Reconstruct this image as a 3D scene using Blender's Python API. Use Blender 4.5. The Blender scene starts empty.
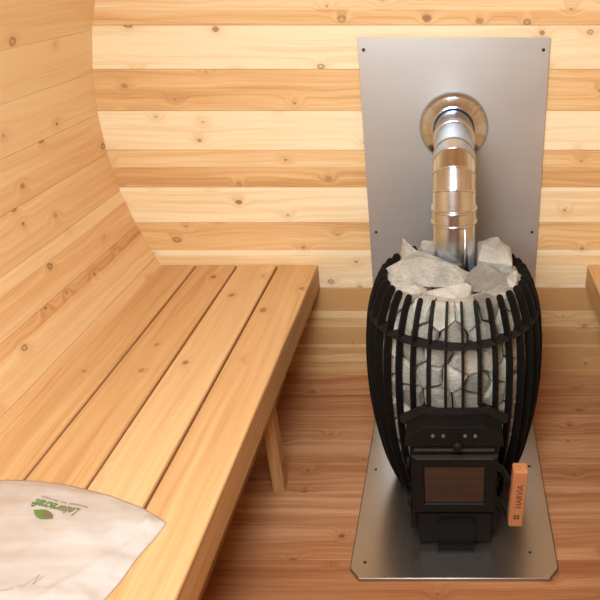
import bpy, bmesh, math, random
from mathutils import Vector, noise, Matrix
R = math.radians
scene = bpy.context.scene
COL = scene.collection

# ------------------------------------------------------------------ helpers
def tag(o, label=None, cat=None, group=None, kind=None):
    if label: o['label'] = label
    if cat: o['category'] = cat
    if group: o['group'] = group
    if kind: o['kind'] = kind
    return o

def empty(name, loc, label=None, cat=None, group=None):
    o = bpy.data.objects.new(name, None)
    o.location = loc
    o.empty_display_size = .05
    COL.objects.link(o)
    return tag(o, label, cat, group)

class MB:
    """collects faces with grain UVs, tone colour and builds ONE mesh object"""
    def __init__(s):
        s.v = []; s.f = []; s.uv = []; s.tone = []; s.sm = []
    def face(s, pts, uvs=None, tone=(.5, .5, .5), smooth=False):
        i = len(s.v); s.v += [tuple(p) for p in pts]
        s.f.append(tuple(range(i, i + len(pts))))
        s.uv.append(uvs or [(0, 0)] * len(pts)); s.tone.append(tone); s.sm.append(smooth)
    def mesh(s, verts, faces, tone=(.5, .5, .5), smooth=False):
        i = len(s.v); s.v += [tuple(p) for p in verts]
        for f in faces:
            s.f.append(tuple(i + k for k in f))
            s.uv.append([(verts[k][0] + verts[k][2] * .3, verts[k][1] + verts[k][2]) for k in f])
            s.tone.append(tone); s.sm.append(smooth)
    def board(s, o, u, L, v, W, n, T, tone, bev=.002, uo=None, vo=None, sap=(), side=None):
        """plank: corner o, length along u, width along v, front face at o side facing n, body goes back by T"""
        o, u, v, n = Vector(o), Vector(u).normalized(), Vector(v).normalized(), Vector(n).normalized()
        if uo is None: uo = random.random() * 40
        if vo is None: vo = random.randint(0, 60) * 1.37
        cuts = sorted({q for a, b, t in sap for q in (a * W, b * W) if bev * 2 < q < W - bev * 2})
        prof = [(0, -bev), (bev, 0)] + [(q, 0) for q in cuts] + [(W - bev, 0), (W, -bev), (W, -T), (0, -T)]
        NP = len(prof); acc = [0]
        for i in range(1, NP + 1):
            a, b = prof[i - 1], prof[i % NP]
            acc.append(acc[-1] + math.hypot(a[0] - b[0], a[1] - b[1]))
        A = [o + v * p[0] + n * p[1] for p in prof]; B = [q + u * L for q in A]
        flip = u.cross(v).dot(n) < 0
        base = tone
        for i in range(NP):
            j = (i + 1) % NP
            tone = base; m_ = (prof[i][0] + prof[j][0]) / 2 / W
            if i < NP - 2:
                for a, b, t in sap:
                    if a <= m_ <= b: tone = (t, base[1], base[2])
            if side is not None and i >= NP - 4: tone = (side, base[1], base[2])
            pts = [A[i], B[i], B[j], A[j]]
            uv = [(uo, vo + acc[i]), (uo + L, vo + acc[i]), (uo + L, vo + acc[i + 1]), (uo, vo + acc[i + 1])]
            if flip: pts.reverse(); uv.reverse()
            s.face(pts, uv, tone)
        tone = base
        for E, rev, uu in ((A, True, uo), (B, False, uo + L)):
            pts = list(E); uv = [(uu + p[1] * .2, vo + p[0]) for p in prof]
            if rev != flip: pts.reverse(); uv.reverse()
            s.face(pts, uv, tone)
    def box(s, x0, x1, y0, y1, z0, z1, bev=0.0, tone=(.5, .5, .5)):
        bm = bmesh.new(); bmesh.ops.create_cube(bm, size=1)
        for w in bm.verts:
            w.co = Vector(((x0 + x1) / 2 + w.co.x * (x1 - x0), (y0 + y1) / 2 + w.co.y * (y1 - y0), (z0 + z1) / 2 + w.co.z * (z1 - z0)))
        if bev: bmesh.ops.bevel(bm, geom=bm.edges[:], offset=bev, segments=2, affect='EDGES', profile=.5)
        s.bm(bm, tone)
    def bm(s, bm, tone=(.5, .5, .5), smooth=False, mat=None):
        bm.verts.index_update(); bm.faces.ensure_lookup_table()
        vs = [(mat @ w.co) if mat else w.co.copy() for w in bm.verts]
        s.mesh(vs, [[w.index for w in f.verts] for f in bm.faces], tone, smooth); bm.free()
    def tube(s, path, r, seg=24, smooth=True, cap=True):
        """round tube along a list of points, radius r (number or list)"""
        P = [Vector(p) for p in path]; n = len(P)
        rr = r if isinstance(r, (list, tuple)) else [r] * n
        t0 = (P[1] - P[0]).normalized()
        ref = Vector((1, 0, 0)) if abs(t0.x) < .9 else Vector((0, 1, 0))
        rings = []
        for i in range(n):
            t = (P[min(i + 1, n - 1)] - P[max(i - 1, 0)])
            t = t.normalized() if t.length > 1e-9 else t0
            a = (ref - t * ref.dot(t)).normalized(); b = t.cross(a)
            rings.append([P[i] + a * rr[i] * math.cos(2 * math.pi * k / seg) + b * rr[i] * math.sin(2 * math.pi * k / seg) for k in range(seg)])
        vs = [q for ring in rings for q in ring]
        fs = []
        for i in range(n - 1):
            for k in range(seg):
                fs.append([i * seg + k, i * seg + (k + 1) % seg, (i + 1) * seg + (k + 1) % seg, (i + 1) * seg + k])
        s.mesh(vs, fs, smooth=smooth)
        if cap:
            s.face(list(reversed(rings[0]))); s.face(rings[-1])
    def lathe(s, c, axis, prof, seg=48, smooth=True):
        """prof = list of (radius, height) about axis through c"""
        ax = Vector(axis).normalized()
        a = ax.orthogonal().normalized(); b = ax.cross(a); c = Vector(c)
        vs = [c + ax * h + (a * math.cos(2 * math.pi * k / seg) + b * math.sin(2 * math.pi * k / seg)) * r for r, h in prof for k in range(seg)]
        fs = []
        for i in range(len(prof) - 1):
            for k in range(seg):
                fs.append([i * seg + k, i * seg + (k + 1) % seg, (i + 1) * seg + (k + 1) % seg, (i + 1) * seg + k])
        s.mesh(vs, fs, smooth=smooth)
    def prism(s, poly, d0, d1, fn):
        """extrude a 2D polygon between depths d0, d1; fn(a, b, d) gives the point"""
        A = [fn(a, b, d0) for a, b in poly]; B = [fn(a, b, d1) for a, b in poly]
        n = len(poly)
        for i in range(n):
            j = (i + 1) % n
            s.face([A[i], A[j], B[j], B[i]])
        s.face(list(reversed(A))); s.face(B)
    def build(s, name, mat, parent=None, origin=None, merge=True, fixn=True):
        me = bpy.data.meshes.new(name)
        org = Vector(origin) if origin else Vector((0, 0, 0))
        if parent is not None and origin is None: org = wloc(parent)
        me.from_pydata([tuple(Vector(p) - org) for p in s.v], [], s.f)
        uvl = me.uv_layers.new(name='grain'); ca = me.color_attributes.new('tone', 'FLOAT_COLOR', 'CORNER')
        fu = [c for q in s.uv for p in q for c in (p[0], p[1])]
        fc = [c for t, f in zip(s.tone, s.f) for _ in f for c in (t[0], t[1], t[2], 1)]
        me.uv_layers['grain'].data.foreach_set('uv', fu)
        me.color_attributes['tone'].data.foreach_set('color', fc)
        me.polygons.foreach_set('use_smooth', s.sm)
        if merge or fixn:
            bm = bmesh.new(); bm.from_mesh(me)
            if merge: bmesh.ops.remove_doubles(bm, verts=bm.verts[:], dist=1e-5)
            if fixn: bmesh.ops.recalc_face_normals(bm, faces=bm.faces[:])
            bm.to_mesh(me); bm.free()
        me.materials.append(mat)
        o = bpy.data.objects.new(name, me); COL.objects.link(o)
        if parent is not None: o.parent = parent
        o.location = org - (wloc(parent) if parent is not None else Vector((0, 0, 0)))
        return o

def wloc(o):
    p = Vector((0, 0, 0))
    while o is not None:
        p += o.location; o = o.parent
    return p

# ------------------------------------------------------------------ materials
def newmat(name):
    m = bpy.data.materials.new(name); m.use_nodes = True
    nt = m.node_tree; b = nt.nodes['Principled BSDF']
    return m, nt, b
def N(nt, t, **kw):
    n = nt.nodes.new(t)
    for k, v in kw.items():
        if k.startswith('i_'):
            key = k[2:]
            n.inputs[int(key) if key.isdigit() else key.replace('_', ' ')].default_value = v
        else: setattr(n, k, v)
    return n
def M(nt, op, a, b=None, c=None):
    n = nt.nodes.new('ShaderNodeMath'); n.operation = op
    for i, q in enumerate((a, b, c)):
        if q is None: continue
        if hasattr(q, 'is_linked'): nt.links.new(q, n.inputs[i])
        else: n.inputs[i].default_value = q
    return n.outputs[0]
def ramp(nt, fac, stops):
    r = nt.nodes.new('ShaderNodeValToRGB'); nt.links.new(fac, r.inputs[0])
    e = r.color_ramp.elements
    while len(e) < len(stops): e.new(.5)
    for i, (p, c) in enumerate(stops): e[i].position = p; e[i].color = (*c, 1)
    return r.outputs[0]
def mix(nt, fac, a, b, mode='MIX'):
    n = nt.nodes.new('ShaderNodeMix'); n.data_type = 'RGBA'; n.blend_type = mode
    for k, q in ((0, fac), (6, a), (7, b)):
        if hasattr(q, 'is_linked'): nt.links.new(q, n.inputs[k])
        else: n.inputs[k].default_value = q if k == 0 else (*q, 1)
    return n.outputs[2]
def srgb(r, g, b):
    f = lambda x: (x / 255 / 12.92) if x / 255 <= .04045 else ((x / 255 + .055) / 1.055) ** 2.4
    return (f(r), f(g), f(b))

def wood(name, pale, warm, knotc, rough=.5, knots=.36, grain=.5, dark=1.0):
    """softwood board: UV u runs along the grain, colour attribute r = pale..warm, g = board seed"""
    m, nt, b = newmat(name); L = nt.links.new
    uv = N(nt, 'ShaderNodeUVMap', uv_map='grain').outputs[0]
    at = N(nt, 'ShaderNodeAttribute', attribute_name='tone')
    sc = N(nt, 'ShaderNodeSeparateColor'); L(at.outputs['Color'], sc.inputs[0])
    sep = N(nt, 'ShaderNodeSeparateXYZ'); L(uv, sep.inputs[0])
    u, v = sep.outputs[0], sep.outputs[1]
    # knots: cells of 15 cm, a share of them keeps a knot
    cu = N(nt, 'ShaderNodeCombineXYZ'); L(M(nt, 'MULTIPLY', u, 7.0), cu.inputs[0]); L(M(nt, 'MULTIPLY', v, 9.0), cu.inputs[1]); 
    vo = N(nt, 'ShaderNodeTexVoronoi', voronoi_dimensions='2D', i_Scale=1.0, i_Randomness=.85); L(cu.outputs[0], vo.inputs['Vector'])
    vc = N(nt, 'ShaderNodeSeparateColor'); L(vo.outputs['Color'], vc.inputs[0])
    has = M(nt, 'LESS_THAN', vc.outputs[0], knots)
    size = M(nt, 'MULTIPLY_ADD', M(nt, 'MULTIPLY', vc.outputs[1], vc.outputs[1]), .075, .026)
    d = vo.outputs['Distance']
    dn = N(nt, 'ShaderNodeTexNoise', noise_dimensions='2D', i_Scale=60, i_Detail=2); L(uv, dn.inputs['Vector'])
    d2 = M(nt, 'ADD', d, M(nt, 'MULTIPLY', M(nt, 'SUBTRACT', dn.outputs[0], .5), .05))
    core = M(nt, 'MULTIPLY', has, N(nt, 'ShaderNodeMapRange').outputs[0])
    mr = nt.nodes[-1]
    mr = [n for n in nt.nodes if n.type == 'MAP_RANGE'][-1]
    L(M(nt, 'DIVIDE', d2, size), mr.inputs[0]); mr.inputs[1].default_value = .75; mr.inputs[2].default_value = 1.25; mr.inputs[3].default_value = 1; mr.inputs[4].default_value = 0
    ring = N(nt, 'ShaderNodeMapRange'); L(M(nt, 'DIVIDE', d2, size), ring.inputs[0])
    ring.inputs[1].default_value = .35; ring.inputs[2].default_value = .9; ring.inputs[3].default_value = .25; ring.inputs[4].default_value = 1
    core = M(nt, 'MULTIPLY', core, M(nt, 'MAXIMUM', ring.outputs[0], M(nt, 'GREATER_THAN', vc.outputs[2], .45)))
    halo = M(nt, 'MULTIPLY', has, M(nt, 'POWER', 2.718, M(nt, 'MULTIPLY', M(nt, 'MULTIPLY', d, d), -28.0)))
    # grain field, bent round the knots
    wl = N(nt, 'ShaderNodeTexNoise', noise_dimensions='2D', i_Scale=1.0, i_Detail=2)
    cw = N(nt, 'ShaderNodeCombineXYZ'); L(M(nt, 'MULTIPLY', u, 1.6), cw.inputs[0]); L(M(nt, 'MULTIPLY', v, 6.0), cw.inputs[1]); L(cw.outputs[0], wl.inputs['Vector'])
    field = M(nt, 'ADD', M(nt, 'MULTIPLY', v, 26.0), M(nt, 'ADD', M(nt, 'MULTIPLY', wl.outputs[0], 1.5), M(nt, 'MULTIPLY', halo, 1.0)))
    field = M(nt, 'ADD', field, M(nt, 'MULTIPLY', sc.outputs[1], 17.0))
    cg = N(nt, 'ShaderNodeCombineXYZ'); L(M(nt, 'MULTIPLY', u, .35), cg.inputs[0]); L(field, cg.inputs[1])
    g1 = N(nt, 'ShaderNodeTexNoise', noise_dimensions='2D', i_Scale=2.3, i_Detail=4, i_Roughness=.6); L(cg.outputs[0], g1.inputs['Vector'])
    cf = N(nt, 'ShaderNodeCombineXYZ'); L(M(nt, 'MULTIPLY', u, 5.0), cf.inputs[0]); L(M(nt, 'MULTIPLY', v, 330.0), cf.inputs[1])
    g2 = N(nt, 'ShaderNodeTexNoise', noise_dimensions='2D', i_Scale=1.0, i_Detail=3); L(cf.outputs[0], g2.inputs['Vector'])
    cb = N(nt, 'ShaderNodeCombineXYZ'); L(M(nt, 'MULTIPLY', u, 1.1), cb.inputs[0]); L(M(nt, 'MULTIPLY', v, 13.0), cb.inputs[1]); L(sc.outputs[1], cb.inputs[2])
    g3 = N(nt, 'ShaderNodeTexNoise', noise_dimensions='3D', i_Scale=1.0, i_Detail=2); L(cb.outputs[0], g3.inputs['Vector'])
    # mix pale / warm
    t = M(nt, 'ADD', sc.outputs[0], M(nt, 'ADD', M(nt, 'MULTIPLY', M(nt, 'SUBTRACT', g1.outputs[0], .5), 1.5 * grain),
                                       M(nt, 'ADD', M(nt, 'MULTIPLY', M(nt, 'SUBTRACT', g3.outputs[0], .5), 1.3 * grain), M(nt, 'MULTIPLY', M(nt, 'SUBTRACT', g2.outputs[0], .5), .7 * grain))))
    tc = M(nt, 'MINIMUM', M(nt, 'MAXIMUM', t, 0.0), 1.0)
    deep = tuple(x * k for x, k in zip(warm, (.74, .62, .52)))
    c = ramp(nt, tc, [(0, pale), (.62, warm), (1, deep)])
    c = mix(nt, M(nt, 'MULTIPLY', halo, .30), c, deep)
    kc = mix(nt, M(nt, 'MULTIPLY', vc.outputs[2], .8), knotc, deep)
    c = mix(nt, M(nt, 'MULTIPLY', core, .85), c, kc)
    c = mix(nt, 1.0, c, (dark, dark, dark), 'MULTIPLY')
    L(c, b.inputs['Base Color'])
    b.inputs['Roughness'].default_value = rough
    b.inputs['Specular IOR Level'].default_value = .3
    bp = N(nt, 'ShaderNodeBump', i_Strength=.12, i_Distance=.002); L(g2.outputs[0], bp.inputs['Height']); L(bp.outputs[0], b.inputs['Normal'])
    return m

PALE = srgb(250, 235, 201); WARM = srgb(233, 195, 142); KNOT = srgb(98, 56, 32)
m_wall = wood('wall_cedar', PALE, WARM, KNOT, knots=.46, grain=.6)
m_stave = wood('stave_cedar', srgb(245, 217, 170), srgb(228, 183, 130), KNOT, knots=.42, grain=.6)
m_bench = wood('bench_cedar', srgb(234, 203, 156), srgb(212, 169, 118), KNOT, rough=.5, knots=.22)
m_floor = wood('floor_cedar', srgb(214, 164, 122), srgb(176, 120, 80), srgb(78, 46, 28), rough=.5, grain=.75)
m_block = wood('handle_wood', srgb(200, 142, 100), srgb(172, 112, 74), KNOT, knots=.0)

def metal(name, col, rough, metallic=1.0, streak=None, amp=.1):
    m, nt, b = newmat(name); L = nt.links.new
    tcn = N(nt, 'ShaderNodeTexCoord'); mp = N(nt, 'ShaderNodeMapping'); L(tcn.outputs['Object'], mp.inputs[0])
    mp.inputs['Scale'].default_value = streak or (6, 6, 6)
    n = N(nt, 'ShaderNodeTexNoise', i_Scale=1.0, i_Detail=4); L(mp.outputs[0], n.inputs['Vector'])
    n2 = N(nt, 'ShaderNodeTexNoise', i_Scale=7.0, i_Detail=3); L(tcn.outputs['Object'], n2.inputs['Vector'])
    f = M(nt, 'MULTIPLY', M(nt, 'ADD', n.outputs[0], n2.outputs[0]), .5)
    c = ramp(nt, f, [(.3, tuple(x * (1 - amp) for x in col)), (.7, tuple(min(1, x * (1 + amp)) for x in col))])
    L(c, b.inputs['Base Color']); b.inputs['Metallic'].default_value = metallic
    L(M(nt, 'MULTIPLY_ADD', f, .12, rough - .06), b.inputs['Roughness'])
    return m
m_shield = metal('brushed_steel', (.50, .515, .525), .42, .66, (1.5, 1.5, 120), .03)
m_plate = metal('floor_plate_steel', (.37, .34, .315), .25, .92, (12, 3, 3), .03)
m_pipe = metal('pipe_steel', (.58, .66, .77), .22, 1.0, (3, 3, 90), .05)
m_collar = metal('polished_steel', (.52, .62, .76), .14, 1.0, (8, 8, 8), .04)
m_screw = metal('dark_screw', (.05, .05, .05), .4, .8)
m_black = metal('black_stove_paint', (.007, .0062, .0056), .6, .0, (30, 30, 30), .3)
m_cast = metal('black_cast_iron', (.016, .0135, .012), .6, .0, (40, 40, 40), .35)
m_worn_glint = metal('worn_steel_glint', (.09, .08, .072), .45, .8, (60, 60, 60), .35)
m_hole = metal('air_hole_rim', (.20, .19, .18), .35, .7)
m_burn, nt, b = newmat('burned_wood_mark'); b.inputs['Base Color'].default_value = (*srgb(112, 62, 38), 1); b.inputs['Roughness'].default_value = .7
for q_ in (m_black, m_cast): q_.node_tree.nodes['Principled BSDF'].inputs['Specular IOR Level'].default_value = .16
m_glass, nt, b = newmat('smoked_stove_glass')
n = N(nt, 'ShaderNodeTexNoise', i_Scale=4, i_Detail=2)
nt.links.new(ramp(nt, n.outputs[0], [(.3, (.020, .012, .008)), (.7, (.028, .017, .011))]), b.inputs['Base Color'])
b.inputs['Roughness'].default_value = .06; b.inputs['Specular IOR Level'].default_value = .72

def stone_mat(name, a, bcol):
    m, nt, b = newmat(name); L = nt.links.new
    tcn = N(nt, 'ShaderNodeTexCoord'); oi = N(nt, 'ShaderNodeObjectInfo')
    va = N(nt, 'ShaderNodeVectorMath', operation='ADD'); L(tcn.outputs['Object'], va.inputs[0])
    sc = N(nt, 'ShaderNodeVectorMath', operation='SCALE'); sc.inputs[3].default_value = 9
    cx = N(nt, 'ShaderNodeCombineXYZ'); L(oi.outputs['Random'], cx.inputs[0]); L(oi.outputs['Random'], cx.inputs[1]); L(cx.outputs[0], sc.inputs[0]); L(sc.outputs[0], va.inputs[1])
    n1 = N(nt, 'ShaderNodeTexNoise', i_Scale=16, i_Detail=6, i_Roughness=.65); L(va.outputs[0], n1.inputs['Vector'])
    n2 = N(nt, 'ShaderNodeTexNoise', i_Scale=130, i_Detail=4, i_Roughness=.7); L(va.outputs[0], n2.inputs['Vector'])
    f = M(nt, 'ADD', M(nt, 'MULTIPLY', n1.outputs[0], .65), M(nt, 'ADD', M(nt, 'MULTIPLY', n2.outputs[0], .35), M(nt, 'MULTIPLY', M(nt, 'SUBTRACT', oi.outputs['Random'], .5), .22)))
    c = ramp(nt, f, [(.28, tuple(x * .62 for x in a)), (.5, a), (.72, bcol)])
    L(c, b.inputs['Base Color']); b.inputs['Roughness'].default_value = .9; b.inputs['Specular IOR Level'].default_value = .2
    h = M(nt, 'ADD', n1.outputs[0], M(nt, 'MULTIPLY', n2.outputs[0], .3))
    bp = N(nt, 'ShaderNodeBump', i_Strength=.9, i_Distance=.011); L(h, bp.inputs['Height']); L(bp.outputs[0], b.inputs['Normal'])
    return m
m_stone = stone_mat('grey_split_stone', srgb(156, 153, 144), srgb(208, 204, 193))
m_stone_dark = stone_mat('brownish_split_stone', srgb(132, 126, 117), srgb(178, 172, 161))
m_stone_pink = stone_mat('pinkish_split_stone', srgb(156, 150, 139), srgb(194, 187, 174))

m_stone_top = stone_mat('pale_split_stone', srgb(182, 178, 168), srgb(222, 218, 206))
m_bag, nt, b = newmat('thin_white_plastic')
tcn = N(nt, 'ShaderNodeTexCoord')
mp = N(nt, 'ShaderNodeMapping'); nt.links.new(tcn.outputs['Object'], mp.inputs[0]); mp.inputs['Rotation'].default_value = (0, 0, R(35)); mp.inputs['Scale'].default_value = (5, 26, 5)
n = N(nt, 'ShaderNodeTexNoise', i_Scale=1.0, i_Detail=3); nt.links.new(mp.outputs[0], n.inputs['Vector'])
nt.links.new(ramp(nt, n.outputs[0], [(.3, srgb(190, 177, 168)), (.65, srgb(207, 204, 203))]), b.inputs['Base Color'])
b.inputs['Roughness'].default_value = .28; b.inputs['Subsurface Weight'].default_value = 0
bp = N(nt, 'ShaderNodeBump', i_Strength=.35, i_Distance=.006); nt.links.new(n.outputs[0], bp.inputs['Height']); nt.links.new(bp.outputs[0], b.inputs['Normal'])
def flat(name, c, rough=.5):
    m, nt, b = newmat(name); b.inputs['Base Color'].default_value = (*srgb(*c), 1); b.inputs['Roughness'].default_value = rough
    return m
m_lgreen = flat('logo_green', (104, 138, 74)); m_lbrown = flat('logo_brown', (140, 122, 92)); m_lpurple = flat('logo_small_print', (150, 124, 128)); m_leafb = flat('leaf_brown', (132, 108, 84))
m_logo, nt, b = newmat('logo_lettering')
tcn = N(nt, 'ShaderNodeTexCoord'); sx_ = N(nt, 'ShaderNodeSeparateXYZ'); nt.links.new(tcn.outputs['Generated'], sx_.inputs[0])
nt.links.new(ramp(nt, sx_.outputs[0], [(.3, srgb(96, 134, 66)), (.75, srgb(142, 130, 96))]), b.inputs['Base Color'])
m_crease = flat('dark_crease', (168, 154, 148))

# ------------------------------------------------------------------ the barrel room
RB, ZC = 1.167, .95            # barrel radius and axis height
YW, YF = 2.205, -.75           # end walls
SX, SY = .003, 1.635           # stove axis
random.seed(11)

def half_chord(z):
    q = RB * RB - (z - ZC) ** 2
    return math.sqrt(q) if q > 0 else 0

# end wall behind the stove: horizontal boards 13 cm wide, tones from below upward; lowest three: redder wood plus painted-in light falloff
tones = [.95, 1.1, 1.05, .22, .70, .20, .80, .08, .66, .06, .30, .3, .6, .3, .5, .4, .6]
mb = MB(); W = .13
SAP = {4: ((0, .18, .02),), 10: ((0, .34, .62),), 7: ((0, .1, .0),), 5: ((.9, 1, 0),), 2: ((0, .25, .55),), 6: ((.55, 1, .62),), 8: ((.3, .6, .72),), 3: ((.6, 1, .3),), 1: ((.7, 1, .75), (0, .1, .6)), 0: ((.6, .8, .85),)}
for k in range(17):
    z0, z1 = k * W, (k + 1) * W
    hw = max(half_chord(z0), half_chord(z1)) + .012
    if z1 > ZC + RB + .02: z1 = ZC + RB
    t = tones[k] + random.uniform(-.04, .04)
    zb = z0 + .0004 if k else -.04
    mb.board((-hw, YW, zb), (1, 0, 0), 2 * hw, (0, 0, 1), z1 - .0004 - zb, (0, -1, 0), .035, (t, random.random(), 0), .0012, sap=SAP.get(k, ()))
# pale sapwood strip along the board edges as the photo shows
tag(mb.build('wall_back', m_wall), 'pale and honey horizontal cedar boards of the end wall behind the stove', kind='structure')
mb = MB()
for k in range(17):
    z0, z1 = k * W, min((k + 1) * W, ZC + RB)
    hw = max(half_chord(z0), half_chord(z1)) + .012
    zb = z0 + .0004 if k else -.04
    mb.board((-hw, YF, zb), (1, 0, 0), 2 * hw, (0, 0, 1), z1 - .0004 - zb, (0, 1, 0), .035, (random.uniform(.1, .8), random.random(), 0), .0012)
tag(mb.build('wall_front', m_wall), 'horizontal cedar boards of the end wall behind the viewer', kind='structure')

# barrel staves
NS = 56; dA = 2 * math.pi / NS
mid = NS // 2
def staves(name, ks, label):
    mb = MB()
    for k in ks:
        a = math.pi - (mid - k - .5) * dA - R(3.9) + dA                      # stave centre angle from +X, counter clockwise seen towards +Y
        n = Vector((-math.cos(a), 0, -math.sin(a)))
        v = Vector((-math.sin(a), 0, math.cos(a)))
        w = 2 * RB * math.sin(dA / 2) 
        mp_ = Vector((0, YF - .03, ZC)) - n * RB * math.cos(dA / 2)
        r = random.random()
        t = {27: .22, 28: .38, 29: .48, 30: .34, 31: .55, 26: .1, 25: .02, 24: .1, 23: .15}.get(k, .25 + .45 * r)
        mb.board(mp_ - v * (w / 2 - .0003), (0, 1, 0), YW - YF + .06, v, w - .0006, n, .04, (t, random.random(), 0), .001, sap={29: ((.0, .3, .08),), 31: ((.3, .55, .95),), 30: ((.0, .25, .7),), 27: ((.5, 1, .4),)}.get(k, ()))
    return tag(mb.build(name, m_stave), label, kind='structure')
mid = NS // 2
staves('wall_right', [k for k in range(-9, 9)], 'curved right side of the sauna barrel, long cedar staves')
staves('wall_left', [k for k in range(mid - 9, mid + 9)], 'curved left side of the sauna barrel, long cedar staves')
staves('ceiling', [k for k in range(9, mid - 9)], 'rounded cedar stave ceiling of the sauna barrel')

# floor boards across the barrel
mb = MB(); k = 0; y = YW
while y > YF:
    y0 = max(y - W, YF)
    ft = [.45, .62, .5, .42, .55, .5, .6, .72, .66, .6]
    t = ft[k] if k < len(ft) else random.uniform(.3, .7)
    mb.board((-.66, y0 + .0004, 0), (1, 0, 0), 1.32, (0, 1, 0), y - y0 - .0008, (0, 0, 1), .028, (t, random.random(), 0), .0016)
    y -= W; k += 1
tag(mb.build('floor', m_floor), 'reddish cedar floor boards laid across the barrel', kind='structure')

# ------------------------------------------------------------------ benches
def bench(sgn, name, label):
    zt = .486
    xf = .495 if sgn < 0 else .492
    root = empty(name, (sgn * .75, .8, 0), label, 'bench', 'slatted sauna benches')
    y0, y1 = -.45, YW - .004
    bw = .1425; gap = .0065
    tn = [.60, .64, .42, .58]                  # wall side .. front
    for i in range(4):
        far = xf + (3 - i) * (bw + gap)
        mb = MB()
        T = .089 if i == 3 else .038
        xa = -(far + bw) if sgn < 0 else far
        w = bw if i else bw - .016
        if i == 0 and sgn < 0: xa += .016
        mb.board((xa, y0, zt), (0, 1, 0), y1 - y0, (1, 0, 0), w, (0, 0, 1), T, (tn[i], random.random(), 0), .003, side=.85)  # side: shade of the front face put into its wood tone
        mb.build('seat_board', m_bench, root)
    # legs with a cross rail under the seat
    for yl in (.86, 1.56, .05):
        rail = MB()
        xa, xb = (-.98, -xf - .04) if sgn < 0 else (xf + .04, .98)
        rail.board((xa, yl + .04, .445), (1, 0, 0), xb - xa, (0, 0, -1), .085, (0, -1, 0), .035, (.6, random.random(), 0), .002)
        rail.build('cross_rail', m_bench, root)
        lg = MB()
        xl = -.567 if sgn < 0 else .53
        lg.board((xl, yl, 0.0), (0, 0, 1), .445 if False else .397, (1, 0, 0), .038, (0, -1, 0), .04, (.7, random.random(), 0), .002, side=1.0)  # leg sides toned darker, painted shade
        lg.build('leg', m_bench, root)
        l2 = MB()
        xl = -.80 if sgn < 0 else .762
        zb = ZC - math.sqrt(RB * RB - .80 ** 2) + .004
        l2.board((xl, yl, zb), (0, 0, 1), .448 - zb, (1, 0, 0), .038, (0, -1, 0), .038, (.42, random.random(), 0), .002)
        l2.build('leg', m_bench, root)
    return root
bench(-1, 'sauna_bench', 'long cedar slatted bench along the left wall with a white plastic bag on it')
bench(1, 'sauna_bench', 'cedar bench along the right wall, only its front corner showing at the right edge')

# ------------------------------------------------------------------ heat shield and floor plate
sh = empty('wall_heat_shield', (SX, YW - .013, .02), 'tall brushed steel heat shield screwed to the plank wall behind the stove pipe', 'heat shield')
mb = MB(); mb.box(SX - .299, SX + .299, YW - .0145, YW - .012, .0145, 1.266, .001)
mb.build('steel_sheet', m_shield, sh)
for x, z in ((-.279, 1.23), (.282, 1.23), (-.273, .62), (.28, .62)):
    mb = MB(); mb.lathe((x, YW - .0145, z), (0, -1, 0), [(.0055, -.0135), (.0055, 0), (.005, .002), (.002, .003), (.0001, .003)], 12)
    mb.build('screw', m_screw, sh)

fp = empty('floor_heat_plate', (SX, 1.7, 0), 'steel plate with clipped corners lying on the floor under the stove', 'floor plate')
mb = MB()
y0, y1 = 1.222, YW - .02
pl = [(-.258, y0), (.258, y0), (.286, y0 + .034), (.283, y1), (-.283, y1), (-.286, y0 + .034)]
mb.prism(pl, .001, .0125, lambda a, b, d: Vector((SX + a, b, d)))
o = mb.build('steel_plate', m_plate, fp)
bv = o.modifiers.new('edge', 'BEVEL'); bv.width = .003; bv.segments = 2; bv.limit_method = 'ANGLE'
for x, y in ((-.243, 1.276), (.216, 1.31), (-.251, 1.645), (.25, 1.66)):
    mb = MB(); mb.lathe((x, y, .0125), (0, 0, 1), [(.005, -.002), (.0045, .001), (.0001, .0015)], 12)
    mb.build('screw', m_screw, fp)
ZP = .0125

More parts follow.
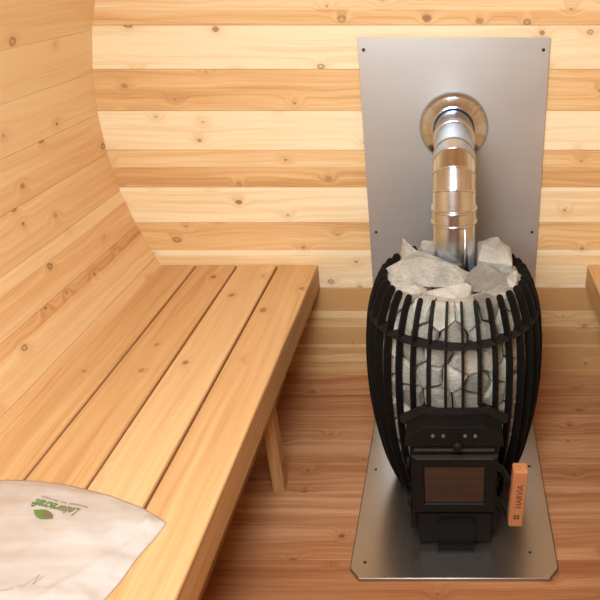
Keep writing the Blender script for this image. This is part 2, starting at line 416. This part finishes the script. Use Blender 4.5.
# ------------------------------------------------------------------ stove
st = empty('wood_burning_stove', (SX, SY, ZP), 'black wood stove with a barrel cage of bars full of grey stones', 'stove')
PROF = [(.045, .188), (.12, .214), (.2, .232), (.3, .247), (.4, .254), (.5, .254), (.58, .249), (.64, .240), (.70, .221), (.74, .199)]
def r_out(z):
    P = PROF
    if z <= P[0][0]: return P[0][1]
    if z >= P[-1][0]: return P[-1][1]
    for (a, ra), (b_, rb) in zip(P, P[1:]):
        if a <= z <= b_:
            t = (z - a) / (b_ - a); 
            return ra + (rb - ra) * t
def rs(z):  # smoothed
    return sum(r_out(z + d) for d in (-.04, -.02, 0, .02, .04)) / 5 if .085 < z < .70 else r_out(z)
def pol(th, r, z):  # th = 0 faces the camera
    return Vector((SX + r * math.sin(th), SY - r * math.cos(th), z))
BD = .023; BT = .0026
def bar(th, z0):
    prof = []
    nz = 26; zt = .735
    for i in range(nz + 1):
        z = z0 + (zt - z0) * i / nz
        prof.append(z)
    outer = []; inner = []
    for z in prof:
        r = rs(z); dz = (rs(z + .01) - rs(z - .01)) / .02 if .06 < z < .73 else (-.75 if z > .7 else .3)
        nrm = Vector((1, -dz)).normalized()
        outer.append((r, z)); inner.append((r - nrm.x * BD, z - nrm.y * BD))
    # rounded tip
    a, c = Vector(outer[-1]), Vector(inner[-1]); cen = (a + c) / 2; rad = (a - c).length / 2
    d = (a - cen).normalized(); e = Vector((-d.y, d.x)); e = e if e.y > 0 else -e
    tip = [tuple(cen + d * rad * math.cos(q) + e * rad * math.sin(q)) for q in (R(30), R(60), R(90), R(120), R(150))]
    poly = outer + tip + inner[::-1]
    mb = MB(); T = Vector((math.cos(th), math.sin(th), 0)) * BT
    P3 = [pol(th, r, z) for r, z in poly]
    n_o, n_t = len(outer), len(tip)
    A = [p - T for p in P3]; B = [p + T for p in P3]; n = len(P3)
    for i in range(n):
        j = (i + 1) % n
        mb.face([A[i], A[j], B[j], B[i]])
    for i in range(n_o - 1):
        q = (i, i + 1, n - 2 - i, n - 1 - i)
        mb.face([A[k] for k in q]); mb.face([B[k] for k in reversed(q)])
    tp = list(range(n_o - 1, n_o + n_t + 1))
    mb.face([A[k] for k in tp]); mb.face([B[k] for k in reversed(tp)])
    return mb
for k in range(34):
    da = 360 / 34
    th = R((k + .5) * da)
    a = abs(((k + .5) * da + 180) % 360 - 180)
    bar(th, .452 if a < 20 else .428 if a < 30 else .047).build('cage_bar', m_black, st)
def flat_ring(z, r0, r1, t, name, a0=-180, a1=180):
    mb = MB(); n = 96; full = a1 - a0 >= 360
    for i in range(n):
        t0, t1 = R(a0 + (a1 - a0) * i / n), R(a0 + (a1 - a0) * (i + 1) / n)
        q = [[pol(tt, r, zz) for r, zz in ((r0, z), (r1, z), (r1, z + t), (r0, z + t))] for tt in (t0, t1)]
        for j in range(4):
            m = (j + 1) % 4
            mb.face([q[0][j], q[0][m], q[1][m], q[1][j]])
        if not full and i == 0: mb.face(q[0])
        if not full and i == n - 1: mb.face(q[1][::-1])
    return mb.build(name, m_cast if z > .3 else m_black, st)
flat_ring(.626, .204, .238, .007, 'cage_ring')
flat_ring(.085, .150, .192, .007, 'cage_ring', 38, 322)
# core firebox hidden among the stones
mb = MB(); mb.lathe((SX, SY, 0), (0, 0, 1), [(.001, .02), (.14, .02), (.14, .50), (.12, .60), (.001, .62)], 40)
mb.build('firebox', m_cast, st)
mb = MB(); mb.lathe((SX, SY, 0), (0, 0, 1), [(.001, ZP), (.165, ZP), (.165, .045), (.001, .045)], 40, smooth=False)
mb.build('base', m_black, st)

YD = 1.333   # door plane
fn = lambda a, b, d: Vector((SX + a, d, b))
# front box (body behind the door)
mb = MB(); mb.box(SX - .116, SX + .116, YD + .012, 1.50, .135, .372, .003)
mb.build('front_housing', m_black, st)
# panel with clipped corners, running back as a tunnel to the cage
hood = [(-.128, .374), (.128, .374), (.127, .394), (.079, .437), (-.079, .437), (-.127, .394)]
mb = MB(); mb.prism([(a, b) for a, b in hood], YD, 1.47, fn)
hd = mb.build('air_hood', m_black, st)
bv = hd.modifiers.new('edge', 'BEVEL'); bv.width = .002; bv.segments = 2; bv.limit_method = 'ANGLE'
for x in (-.057, -.030, .026, .052):
    mb = MB(); mb.lathe((SX + x + .002, YD, .409), (0, -1, 0), [(.0001, .0005), (.0026, .0005), (.0038, .002), (.0048, .0018), (.0052, 0)], 16)
    mb.build('air_hole', m_hole, hd)
mb = MB(); mb.lathe((SX + .008, YD, .392), (0, -1, 0), [(.006, 0), (.006, .012), (.013, .014), (.014, .022), (.011, .028), (.0001, .029)], 20)
mb.build('air_knob', m_black, hd)
# flange plate round the tunnel where bars end
outp = [(-.146, .385), (-.146, .404), (-.090, .454), (-.05, .457), (.05, .457), (.090, .454), (.146, .404), (.146, .385)]
inp = [(-.127, .385), (-.127, .395), (-.080, .438), (-.05, .438), (.05, .438), (.080, .438), (.127, .395), (.127, .385)]
mb = MB()
def fr(a, b, d):  # follows the cage surface
    return Vector((SX + a, SY - math.sqrt(max(.259 ** 2 - a * a, .001)) + d, b))
for i in range(len(outp) - 1):
    q = [outp[i], outp[i + 1], inp[i + 1], inp[i]]
    A = [fr(a, b, 0) for a, b in q]; B = [fr(a, b, .008) for a, b in q]
    mb.face(A); mb.face(B[::-1])
    for j in range(4):
        m = (j + 1) % 4; mb.face([A[j], A[m], B[m], B[j]])
mb.build('cage_collar', m_cast, st)
# sloped back shelf between the collar and the stones
# door
dr = MB()
x0, x1, z0, z1 = -.113, .115, .152, .352
gx0, gx1, gz0, gz1 = -.078, .079, .186, .312
ch = .012
outer = [(x0, z0), (x1, z0), (x1, z1), (x0, z1)]; inner = [(gx0, gz0), (gx1, gz0), (gx1, gz1), (gx0, gz1)]
mid_ = [(gx0 - .003, gz0 - .003), (gx1 + .003, gz0 - .003), (gx1 + .003, gz1 + .003), (gx0 - .003, gz1 + .003)]
o2 = [(x0 + .006, z0 + .006), (x1 - .006, z0 + .006), (x1 - .006, z1 - .006), (x0 + .006, z1 - .006)]
yf = YD - .012
layers = [(outer, YD + .012), (outer, yf + .005), (o2, yf), (mid_, yf), (inner, yf + .004), (inner, YD + .012)]
for (pa, ya), (pb, yb) in zip(layers, layers[1:]):
    for i in range(4):
        j = (i + 1) % 4
        dr.face([fn(*pa[i], ya), fn(*pa[j], ya), fn(*pb[j], yb), fn(*pb[i], yb)])
door = dr.build('door', m_black, st)
mb = MB(); mb.box(SX + gx0 - .003, SX + gx1 + .003, yf + .006, yf + .010, gz0 - .003, gz1 + .003)
mb.build('glass_pane', m_glass, door)
mb = MB(); mb.box(SX + x0 + .012, SX + x1 - .012, yf - .003, yf + .002, z1 - .009, z1 - .006, .001)
mb.build('door_highlight', m_worn_glint, door)  # highlight along the door's top edge, painted as a lighter strip
# worn gasket strip between panel and door
mb = MB(); mb.box(SX - .105, SX + .105, YD - .001, YD + .01, .3575, .365, .001)
mb.build('worn_sill', m_worn_glint, st)
# hinge posts left
for zz in (.165, .30):
    mb = MB(); mb.tube([(SX - .120, YD + .004, zz), (SX - .120, YD + .004, zz + .035)], .006, 14)
    mb.build('hinge', m_black, door)
# handle bracket: two flat arms and a back strap, wooden grip
hx, hy = SX + .162, 1.264
for za, zb in ((.322, .300), (.208, .178)):
    mb = MB()
    pts = [Vector((SX + .108, yf, za)), Vector((SX + .126, yf - .012, za - .004)), Vector((hx - .016, hy + .010, zb)), Vector((hx - .004, hy + .006, zb - .004))]
    for p, q in zip(pts, pts[1:]):
        w = Vector((0, 0, .011)); t = (q - p).cross(w).normalized() * .003
        A = [p - w - t, p + w - t, p + w + t, p - w + t]; B = [v + (q - p) for v in A]
        for i in range(4):
            j = (i + 1) % 4; mb.face([A[i], A[j], B[j], B[i]])
        mb.face(A[::-1]); mb.face(B)
    mb.build('handle_arm', m_black, door)
mb = MB(); mb.tube([(SX + .122, yf - .002, .212), (SX + .134, yf - .010, .236), (SX + .134, yf - .010, .286), (SX + .122, yf - .002, .315)], .005, 12)
mb.build('latch', m_black, door)
bm = bmesh.new(); bmesh.ops.create_cube(bm, size=1)
for w in bm.verts: w.co = Vector((w.co.x * .037, w.co.y * .037, w.co.z * .186))
bmesh.ops.bevel(bm, geom=bm.edges[:], offset=.004, segments=2, affect='EDGES', profile=.5)
mx = Matrix.Translation((hx, hy, .274)) @ Matrix.Rotation(R(2.0), 4, 'Y')
mb = MB()
bm.verts.index_update()
vs = [w.co.copy() for w in bm.verts]; i0 = len(mb.v)
mb.v += [tuple(mx @ q) for q in vs]
for f in bm.faces:
    mb.f.append(tuple(w.index for w in f.verts)); mb.uv.append([(w.co.z + 3, w.co.x + w.co.y * .6 + 7.1) for w in f.verts]); mb.tone.append((.45, .3, 0)); mb.sm.append(False)
bm.free()
grip = mb.build('handle_grip', m_block, door); tag(grip, 'reddish wooden door handle block with a burned mark')
mb = MB(); mb.lathe((hx - .002, hy - .001, .3672), (0, 0, 1), [(.0001, -.003), (.006, -.003), (.007, .0006)], 14); mb.build('grip_screw', m_burn, door)
# lettering
def text_mesh(body, size, mat, world, name, parent, ext=.0003, bold=0.0, shear=0.0):
    cu = bpy.data.curves.new(name, 'FONT'); cu.body = body; cu.size = size; cu.extrude = ext; cu.align_x = 'CENTER'; cu.align_y = 'CENTER'; cu.offset = bold; cu.shear = shear
    cu.resolution_u = 3
    t = bpy.data.objects.new(name, cu); COL.objects.link(t)
    dg = bpy.context.evaluated_depsgraph_get(); dg.update()
    me = bpy.data.meshes.new_from_object(t.evaluated_get(dg))
    bpy.data.objects.remove(t)
    me.transform(world)
    org = wloc(parent); me.transform(Matrix.Translation(-org)); me.materials.clear(); me.materials.append(mat); me.name = name
    o = bpy.data.objects.new(name, me); COL.objects.link(o); o.parent = parent
    return o
# text reads from bottom to top on the grip's front
front = mx @ Matrix.Translation((.003, -.0187, .012)) @ Matrix.Rotation(R(90), 4, 'X') @ Matrix.Rotation(R(90), 4, 'Z')
text_mesh('HARVIA', .0225, m_burn, front, 'burned_lettering', door, bold=.0002)
mb = MB()
for dx in (-1, 1):
    for dz in (-1, 1):
        c = mx @ Vector((dx * .0042, -.0189, -.058 + dz * .0042))
        mb.box(c.x - .0034, c.x + .0034, c.y - .0003, c.y + .0003, c.z - .0034, c.z + .0034)
mb.build('burned_emblem', m_burn, door)
# ash drawer
mb = MB(); mb.box(SX - .098, SX + .104, YD - .002, 1.50, .032, .138, .003)
ad = mb.build('ash_drawer', m_black, st)
mb = MB()
mb.prism([(-.045, .034), (.058, .034), (.058, .112), (.050, .120), (-.037, .120), (-.045, .112)], YD - .012, YD - .001, fn)
mb.prism([(-.045, .020), (.058, .020), (.055, .036), (-.042, .036)], YD - .02, YD - .001, fn)
mb.build('drawer_pull', m_black, ad)
for x in (-.112, .112):
    mb = MB(); mb.box(SX + x - .008, SX + x + .008, YD + .005, YD + .04, .075, .15, .002); mb.build('foot', m_black, st)

# ------------------------------------------------------------------ flue pipe
PY = 1.722; PR = .0585; PZ = .991; ER = .108
fl = empty('flue_pipe', (SX, PY, .62), 'shiny steel flue pipe rising from the stones and elbowing into the wall', 'flue pipe')
mb = MB(); mb.tube([(SX, PY, .62), (SX, PY, .86)], PR, 48, cap=False); mb.build('lower_pipe', m_pipe, fl)
mb = MB(); mb.tube([(SX, PY, .845), (SX, PY, .885)], PR + .002, 48, cap=False)
mb.build('socket', m_pipe, fl)
for z in (.847, .884):
    mb = MB(); mb.lathe((SX, PY, z), (0, 0, 1), [(PR, -.005), (PR + .0045, -.0035), (PR + .006, 0), (PR + .0045, .0035), (PR, .005)], 48); mb.build('bead', m_pipe, fl)
# seam strip of the lower pipe
mb = MB(); mb.tube([(SX + .030, PY - .0508, .62), (SX + .030, PY - .0508, .845)], .0016, 8); mb.build('pipe_seam', m_pipe, fl)
ez = PZ - ER
pts = [Vector((SX, PY, .885))]
for i in range(0, 5):
    a = R(90) * i / 4
    pts.append(Vector((SX, PY + ER - ER * math.cos(a), ez + ER * math.sin(a) )))
pts[0] = Vector((SX, PY, .86))
pts.append(Vector((SX, 2.10, PZ)))
# mitred gores
def mitre(P, r, seg=48):
    n = len(P); rings = []
    for i in range(n):
        din = (P[i] - P[i - 1]).normalized() if i else (P[1] - P[0]).normalized()
        dout = (P[i + 1] - P[i]).normalized() if i < n - 1 else din
        nrm = (din + dout).normalized()
        a = Vector((1, 0, 0)); b = din.cross(a)
        ring = []
        for k in range(seg):
            q = P[i] + (a * math.cos(2 * math.pi * k / seg) + b * math.sin(2 * math.pi * k / seg)) * r
            t = (P[i] - q).dot(nrm) / din.dot(nrm)
            ring.append(q + din * t)
        rings.append(ring)
    return rings
rings = mitre(pts, PR)
names = ['elbow_section'] * (len(rings) - 2) + ['horizontal_pipe']
for i in range(len(rings) - 1):
    mb = MB(); seg = 48
    # split ring with a midpoint so the smooth normals stay inside the gore
    vs = rings[i] + rings[i + 1]
    mb.mesh(vs, [[k, (k + 1) % seg, seg + (k + 1) % seg, seg + k] for k in range(seg)], smooth=True)
    mb.build(names[i], m_pipe, fl)
for i in range(1, len(rings) - 1):
    mb = MB(); ring = rings[i]; seg = 48; c = sum(ring, Vector()) / seg
    nrm = (rings[i][0] - c).cross(rings[i][12] - c).normalized(); vs = []
    for off, g in ((-.003, 0), (-.0015, .002), (.0015, .002), (.003, 0)):
        vs += [q + nrm * off + (q - c).normalized() * g for q in ring]
    fs = [[j * seg + k, j * seg + (k + 1) % seg, (j + 1) * seg + (k + 1) % seg, (j + 1) * seg + k] for j in range(3) for k in range(seg)]
    mb.mesh(vs, fs, smooth=True); mb.build('elbow_seam', m_pipe, fl)
mb = MB(); mb.tube([(SX, 2.02, PZ), (SX, YW + .03, PZ)], PR + .004, 48, cap=False); mb.build('wall_sleeve', m_pipe, fl)
mb = MB(); mb.lathe((SX, 2.02, PZ), (0, 1, 0), [(PR, -.004), (PR + .006, -.002), (PR + .008, .002), (PR + .004, .006)], 48); mb.build('bead', m_pipe, fl)
# polished wall collar (dished rosette)
mb = MB()
yc = YW - .015
mb.lathe((SX, yc, PZ), (0, -1, 0), [(.064, -.01), (.064, .030), (.068, .034), (.075, .030), (.082, .022), (.099, .018), (.108, .012), (.113, .004), (.113, .0), (.106, .0)], 64)
mb.build('wall_collar', m_collar, fl)

# ------------------------------------------------------------------ stones
def rock_finish(bm, seed, jit, cuts=1):
    if cuts:
        bmesh.ops.triangulate(bm, faces=bm.faces[:])
        bmesh.ops.subdivide_edges(bm, edges=[e for e in bm.edges if e.calc_length() > .018], cuts=cuts, use_grid_fill=True)
    for w in bm.verts:
        p = w.co * 38 + Vector((seed * 7.3, seed * 3.1, seed))
        w.co += noise.noise_vector(p) * jit + noise.noise_vector(p * 2.7) * jit * .45
def clean_hull(bm):
    r = bmesh.ops.convex_hull(bm, input=bm.verts[:])
    junk = [g for g in r['geom_interior'] if isinstance(g, bmesh.types.BMVert)] + [g for g in r['geom_unused'] if isinstance(g, bmesh.types.BMVert)]
    if junk: bmesh.ops.delete(bm, geom=list(set(junk)), context='VERTS')
def rock_obj(bm, mat, label, group, cat='stone', name='sauna_stone'):
    me = bpy.data.meshes.new(name)
    bmesh.ops.recalc_face_normals(bm, faces=bm.faces[:])
    c = sum((w.co for w in bm.verts), Vector()) / len(bm.verts); zmin = min(w.co.z for w in bm.verts)
    c.z = zmin
    for w in bm.verts: w.co -= c
    bm.to_mesh(me); bm.free(); me.materials.append(mat)
    o = bpy.data.objects.new(name, me); o.location = c; COL.objects.link(o)
    return tag(o, label, cat, group)

# stones packed behind the bars: irregular cells on the unrolled cage, each cell one stone
random.seed(5)
RN = .205
def inner_r(z):
    return rs(z) - BD - .002
rows = [(.10, .062), (.165, .07), (.235, .07), (.305, .07), (.375, .072), (.447, .070), (.517, .068), (.585, .066), (.648, .058), (.698, .045)]
sites = []
for ri, (zc, h) in enumerate(rows):
    for c in range(-7, 8):
        th = (c + (.5 if ri % 2 else 0)) * R(19)
        sites.append((th * RN + random.uniform(-.016, .016), zc + random.uniform(-.02, .02), ri, c))
def clip(poly, p, q):
    """keep the side of poly nearer to p than q"""
    mx_, my_ = (p[0] + q[0]) / 2, (p[1] + q[1]) / 2; dx, dy = q[0] - p[0], q[1] - p[1]
    out = []
    f = lambda a: (a[0] - mx_) * dx + (a[1] - my_) * dy
    for i in range(len(poly)):
        a, b_ = poly[i], poly[(i + 1) % len(poly)]; fa, fb = f(a), f(b_)
        if fa <= 0: out.append(a)
        if fa * fb < 0:
            t = fa / (fa - fb); out.append((a[0] + (b_[0] - a[0]) * t, a[1] + (b_[1] - a[1]) * t))
    return out
def nth(k): return ['', 'first', 'second', 'third', 'fourth', 'fifth', 'sixth', 'seventh', 'eighth', 'ninth', 'tenth'][k]
G1 = 'stones packed behind the stove bars'
for si, (s0, zc, ri, c) in enumerate(sites):
    th0 = s0 / RN
    if abs(th0) > R(122): continue
    if ri < 6 and zc < .43 and abs(th0) < R(28): continue      # hidden by the door housing
    poly = [(s0 - .09, zc - .09), (s0 + .09, zc - .09), (s0 + .09, zc + .09), (s0 - .09, zc + .09)]
    poly = [(a, min(max(b_, .062), .722)) for a, b_ in poly]
    for sj, q in enumerate(sites):
        if sj != si and abs(q[0] - s0) < .2 and abs(q[1] - zc) < .2 and poly: poly = clip(poly, (s0, zc), q)
    if len(poly) < 3: continue
    cx_ = sum(p[0] for p in poly) / len(poly); cz_ = sum(p[1] for p in poly) / len(poly)
    gap = .0019
    sh_ = []
    for a, b_ in poly:
        d = math.hypot(a - cx_, b_ - cz_); k = max(0, 1 - gap / max(d, .001)); sh_.append((cx_ + (a - cx_) * k, cz_ + (b_ - cz_) * k))
    bm = bmesh.new(); pts = []
    base = random.uniform(.0, .006)
    tx, tz = random.uniform(-.25, .25), random.uniform(-.3, .2)
    for a, b_ in sh_:
        pts.append((a, b_, base + random.uniform(.006, .022)))
        pts.append((cx_ + (a - cx_) * .8, cz_ + (b_ - cz_) * .8, max(0, base + (a - cx_) * tx + (b_ - cz_) * tz + random.uniform(-.002, .004))))
        pts.append((cx_ + (a - cx_) * .9, cz_ + (b_ - cz_) * .9, .055))
    for a, b_, d in pts:
        zz = min(max(b_, .06), .73); th = a / RN
        bm.verts.new(pol(th, inner_r(zz) - d, b_))
    clean_hull(bm); rock_finish(bm, si, .0022)
    side = 'left' if c < 0 else 'right'
    col_ = 'at the middle' if c == 0 else f'{nth(abs(c))} {side} of middle'
    if ri == 9: lab = f'grey stone behind the bar tips under the rim, {col_}'
    elif ri == 8: lab = f'grey stone behind the bars just above the ring, {col_}'
    else: lab = f'grey stone behind the bars, {nth(8 - ri)} row below the ring, {col_}'
    rock_obj(bm, random.choice([m_stone, m_stone, m_stone, m_stone_dark, m_stone_pink]), lab, G1)

# loose stones heaped on top
def heap_stone(c, size, rot, seed, mat, label, pts=None, n=16, jit=.003, power=.8):
    rnd = random.Random(seed); bm = bmesh.new()
    if pts:
        for p in pts: bm.verts.new(Vector(p))
    else:
        for i in range(n):
            v = Vector((rnd.gauss(0, 1), rnd.gauss(0, 1), rnd.gauss(0, 1))).normalized()
            v = Vector([math.copysign(abs(q) ** power, q) for q in v])
            bm.verts.new(Vector((v.x * size[0] / 2, v.y * size[1] / 2, v.z * size[2] / 2)))
    clean_hull(bm)
    mx2 = Matrix.Translation(c) @ Matrix.Rotation(R(rot[2]), 4, 'Z') @ Matrix.Rotation(R(rot[1]), 4, 'Y') @ Matrix.Rotation(R(rot[0]), 4, 'X')
    bm.transform(mx2)
    rock_finish(bm, seed, jit, 2)
    return rock_obj(bm, mat, label, 'loose stones heaped on top of the stove')
# large left slab with a pointed left end and a peak at the back
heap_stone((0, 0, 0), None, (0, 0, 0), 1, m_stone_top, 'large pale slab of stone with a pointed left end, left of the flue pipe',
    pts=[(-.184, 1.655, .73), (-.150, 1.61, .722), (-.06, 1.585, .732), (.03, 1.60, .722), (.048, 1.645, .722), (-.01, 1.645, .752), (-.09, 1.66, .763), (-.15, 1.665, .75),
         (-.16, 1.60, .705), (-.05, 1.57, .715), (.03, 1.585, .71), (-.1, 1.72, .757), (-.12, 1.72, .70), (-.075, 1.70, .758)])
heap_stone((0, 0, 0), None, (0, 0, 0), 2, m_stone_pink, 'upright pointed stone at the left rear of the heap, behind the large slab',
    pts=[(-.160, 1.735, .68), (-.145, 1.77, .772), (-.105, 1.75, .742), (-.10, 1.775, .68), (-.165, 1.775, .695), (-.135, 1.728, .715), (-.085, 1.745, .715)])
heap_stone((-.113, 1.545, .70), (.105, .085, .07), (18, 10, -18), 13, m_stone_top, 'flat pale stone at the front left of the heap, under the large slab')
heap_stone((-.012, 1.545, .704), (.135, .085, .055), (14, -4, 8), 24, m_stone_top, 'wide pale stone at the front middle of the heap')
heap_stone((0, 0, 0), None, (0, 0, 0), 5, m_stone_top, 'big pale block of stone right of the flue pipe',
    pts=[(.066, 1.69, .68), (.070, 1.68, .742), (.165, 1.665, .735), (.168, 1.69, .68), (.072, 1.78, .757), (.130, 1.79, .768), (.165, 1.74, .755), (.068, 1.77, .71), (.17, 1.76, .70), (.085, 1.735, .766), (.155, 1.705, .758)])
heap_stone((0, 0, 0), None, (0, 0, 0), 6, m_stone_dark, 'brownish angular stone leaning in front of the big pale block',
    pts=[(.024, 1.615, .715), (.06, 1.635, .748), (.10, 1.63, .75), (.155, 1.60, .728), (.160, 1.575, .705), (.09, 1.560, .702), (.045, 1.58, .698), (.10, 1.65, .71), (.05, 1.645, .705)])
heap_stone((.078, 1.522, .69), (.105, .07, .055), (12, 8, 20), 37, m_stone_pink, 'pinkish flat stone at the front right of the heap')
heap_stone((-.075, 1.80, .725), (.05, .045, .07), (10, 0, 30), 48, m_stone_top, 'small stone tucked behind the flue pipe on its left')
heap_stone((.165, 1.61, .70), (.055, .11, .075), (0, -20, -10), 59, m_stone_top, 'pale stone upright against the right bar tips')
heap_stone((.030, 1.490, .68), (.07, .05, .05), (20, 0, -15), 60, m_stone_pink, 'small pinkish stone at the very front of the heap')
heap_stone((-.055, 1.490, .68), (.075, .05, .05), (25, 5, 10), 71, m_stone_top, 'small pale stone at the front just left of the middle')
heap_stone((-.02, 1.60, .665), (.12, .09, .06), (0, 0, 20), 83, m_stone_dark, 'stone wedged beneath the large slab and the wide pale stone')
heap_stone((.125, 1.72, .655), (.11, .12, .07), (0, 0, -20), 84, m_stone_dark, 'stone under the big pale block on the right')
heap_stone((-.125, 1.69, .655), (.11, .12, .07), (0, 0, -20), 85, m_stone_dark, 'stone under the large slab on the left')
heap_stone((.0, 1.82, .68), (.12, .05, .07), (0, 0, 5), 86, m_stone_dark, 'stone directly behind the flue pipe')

# ------------------------------------------------------------------ white plastic bag on the bench
ZB = .487
bag = empty('plastic_bag', (-.8, .8, ZB), 'white plastic bag with a green printed logo lying flat on the left bench', 'bag')
# corners seen from above: right-top, left-top, left-bottom, right-bottom
top_edge = [(-1.045, 1.075), (-.972, 1.092), (-.906, 1.088), (-.836, 1.077), (-.726, 1.045), (-.639, 1.008), (-.578, .970)]
bot_edge = [(-1.05, .42), (-.98, .41), (-.90, .40), (-.84, .40), (-.78, .40), (-.74, .41), (-.705, .42)]
def lerp_path(P, t):
    x = t * (len(P) - 1); i = min(int(x), len(P) - 2); f = x - i
    return Vector((P[i][0] * (1 - f) + P[i + 1][0] * f, P[i][1] * (1 - f) + P[i + 1][1] * f))
NU, NV = 70, 90
def bag_h(u, v, x, y):
    e = min(u, 1 - u) * .47; g = min(v * .6, (1 - v) * .6)
    edge = min(e, g)
    h = .026 * (1 - math.exp(-edge / .05)) 
    q = Vector((x * 9 + y * 5, y * 3 - x * 2, 0))
    wr = noise.noise(Vector((x * 16 + y * 12, y * 6 - x * 5, 1.3))) * .0045 + noise.noise(Vector((x * 40 + y * 30, y * 14 - x * 12, 4.1))) * .0016
    # long diagonal folds
    d1 = (x + .70) * .80 - (y - .80) * .60
    wr += .0035 * math.exp(-(d1 / .005) ** 2) * (1 if y < .93 else 0)
    rg = 1 - abs(noise.noise(Vector((x * 14 + y * 11, y * 5 - x * 4, 9.2)))) * 2
    wr += .004 * max(0, rg) ** 4
    d2 = (x - (-.612 - (0.97 - y) * .16))
    wr += .0035 * math.exp(-(d2 / .004) ** 2)
    return max(h + wr * min(1, edge / .02), .0015)
def bag_pt(u, v):
    a, b_ = lerp_path(top_edge, u), lerp_path(bot_edge, u)
    p = a + (b_ - a) * v
    if u > .9: p.x += .0015 * math.sin(v * 30) * (u - .9) * 10
    return Vector((p.x, p.y, ZB + bag_h(u, v, p.x, p.y)))
mb = MB()
vs = [bag_pt(i / NU, j / NV) for j in range(NV + 1) for i in range(NU + 1)]
fs = [[j * (NU + 1) + i, j * (NU + 1) + i + 1, (j + 1) * (NU + 1) + i + 1, (j + 1) * (NU + 1) + i] for j in range(NV) for i in range(NU)]
mb.mesh(vs, fs, smooth=True)
# under side
rim = [j for j in range(NU + 1)] + [(j) * (NU + 1) + NU for j in range(1, NV + 1)] + [NV * (NU + 1) + i for i in range(NU - 1, -1, -1)] + [j * (NU + 1) for j in range(NV - 1, 0, -1)]
low = [Vector((vs[k].x, vs[k].y, ZB + .0005)) for k in rim]
for a in range(len(rim)):
    b_ = (a + 1) % len(rim)
    mb.face([low[a], low[b_], vs[rim[b_]], vs[rim[a]]], smooth=True)
mb.face(low)
mb.build('bag_body', m_bag, bag)
# printed logo, upside down to the viewer; draped onto the bag surface
def bag_z(x, y):
    best = min(((p.x - x) ** 2 + (p.y - y) ** 2, p.z) for p in vs)
    return best[1]
LC = Vector((-.808, .992)); ux = Vector((-.0985, .0275)).normalized() ; uy = Vector((-ux.y, ux.x))   # text runs towards the wall, its top faces the viewer
if uy.y > 0: uy = -uy
def logo_pt(a, b_):
    p = LC + ux * a + uy * b_
    return Vector((p.x, p.y, 0))
def drape(o, lift=.0012):
    org = wloc(o.parent)
    for w in o.data.vertices:
        p = w.co + org; w.co.z = bag_z(p.x, p.y) + lift - org.z
def logo_text(s, size, mat, a, b_, name, bold=0):
    kx, ky = .93, 1.3
    B = Matrix(((ux.x * kx, uy.x * ky, 0, LC.x + ux.x * a + uy.x * b_), (ux.y * kx, uy.y * ky, 0, LC.y + ux.y * a + uy.y * b_), (0, 0, 1, ZB + .03), (0, 0, 0, 1)))
    o = text_mesh(s, size, mat, B, name, bag, ext=0, bold=bold)
    drape(o); return o
logo_text('Leisurecraft', .0245, m_logo, 0, 0, 'printed_wordmark', .0007)
mb = MB()
for i in range(22):
    if i in (9, 13): continue
    a = -.060 + i * .0052; hgt = .0052
    mb.face([logo_pt(a, -.0215), logo_pt(a + .0022, -.0215), logo_pt(a + .0022, -.0215 + hgt), logo_pt(a, -.0215 + hgt)])
o = mb.build('printed_small_line', m_lpurple, bag); drape(o)
def leaf(mat, length, width, a0, b0, name, lift):
    mb = MB(); n = 16; sk = .45
    def pt(t, side):
        b_ = side * width / 2 * math.sin(math.pi * t)
        x = (t - .5) * length
        return logo_pt(a0 + x, b0 + b_ - x * sk * .35)
    for i in range(n):
        t0, t1 = i / n, (i + 1) / n
        mb.face([pt(t0, -1), pt(t1, -1), pt(t1, 1), pt(t0, 1)])
    o = mb.build(name, mat, bag, merge=False, fixn=False); drape(o, lift)
leaf(m_lgreen, .056, .023, .006, .0245, 'printed_leaf', .0016)
leaf(m_leafb, .034, .012, -.003, .0225, 'printed_leaf', .0026)

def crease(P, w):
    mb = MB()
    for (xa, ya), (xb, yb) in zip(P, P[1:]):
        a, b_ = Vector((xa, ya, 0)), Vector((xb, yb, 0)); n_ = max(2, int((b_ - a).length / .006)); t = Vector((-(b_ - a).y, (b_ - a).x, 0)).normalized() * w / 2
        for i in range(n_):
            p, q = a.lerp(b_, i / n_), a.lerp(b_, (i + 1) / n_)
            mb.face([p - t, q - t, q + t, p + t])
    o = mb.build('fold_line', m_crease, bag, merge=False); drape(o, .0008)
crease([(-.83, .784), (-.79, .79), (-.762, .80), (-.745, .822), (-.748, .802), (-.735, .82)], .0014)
# ------------------------------------------------------------------ light, world, camera
def area(name, loc, rot, sx, sy, power, col):
    l = bpy.data.lights.new(name, 'AREA'); l.shape = 'RECTANGLE'; l.size = sx; l.size_y = sy; l.energy = power; l.color = col
    o = bpy.data.objects.new(name, l); o.location = loc; o.rotation_euler = rot; COL.objects.link(o); return o
area('ceiling_bounce', (-.16, .55, 2.05), (R(18), 0, 0), .5, .9, 38, (.90, .98, 1))
area('camera_fill', (-.4, -.35, 1.75), (R(66), 0, R(-11)), .7, .5, 9, (.90, .98, 1))
bpy.data.objects['camera_fill'].data.spread = R(110)
w = bpy.data.worlds.new('World'); scene.world = w; w.use_nodes = True
w.node_tree.nodes['Background'].inputs[0].default_value = (1, .93, .85, 1); w.node_tree.nodes['Background'].inputs[1].default_value = .4

cam = bpy.data.cameras.new('camera'); co = bpy.data.objects.new('camera', cam); COL.objects.link(co)
co.location = (0, 0, 1.513); co.rotation_euler = (R(90 - 28.03), 0, 0)
cam.sensor_width = 36; cam.lens = 663 / 600 * 36; cam.shift_x = -(453 - 300) / 600; cam.clip_start = .02
scene.camera = co
scene.view_settings.view_transform = 'Standard'
scene.view_settings.look = 'None'
scene.view_settings.exposure = 0
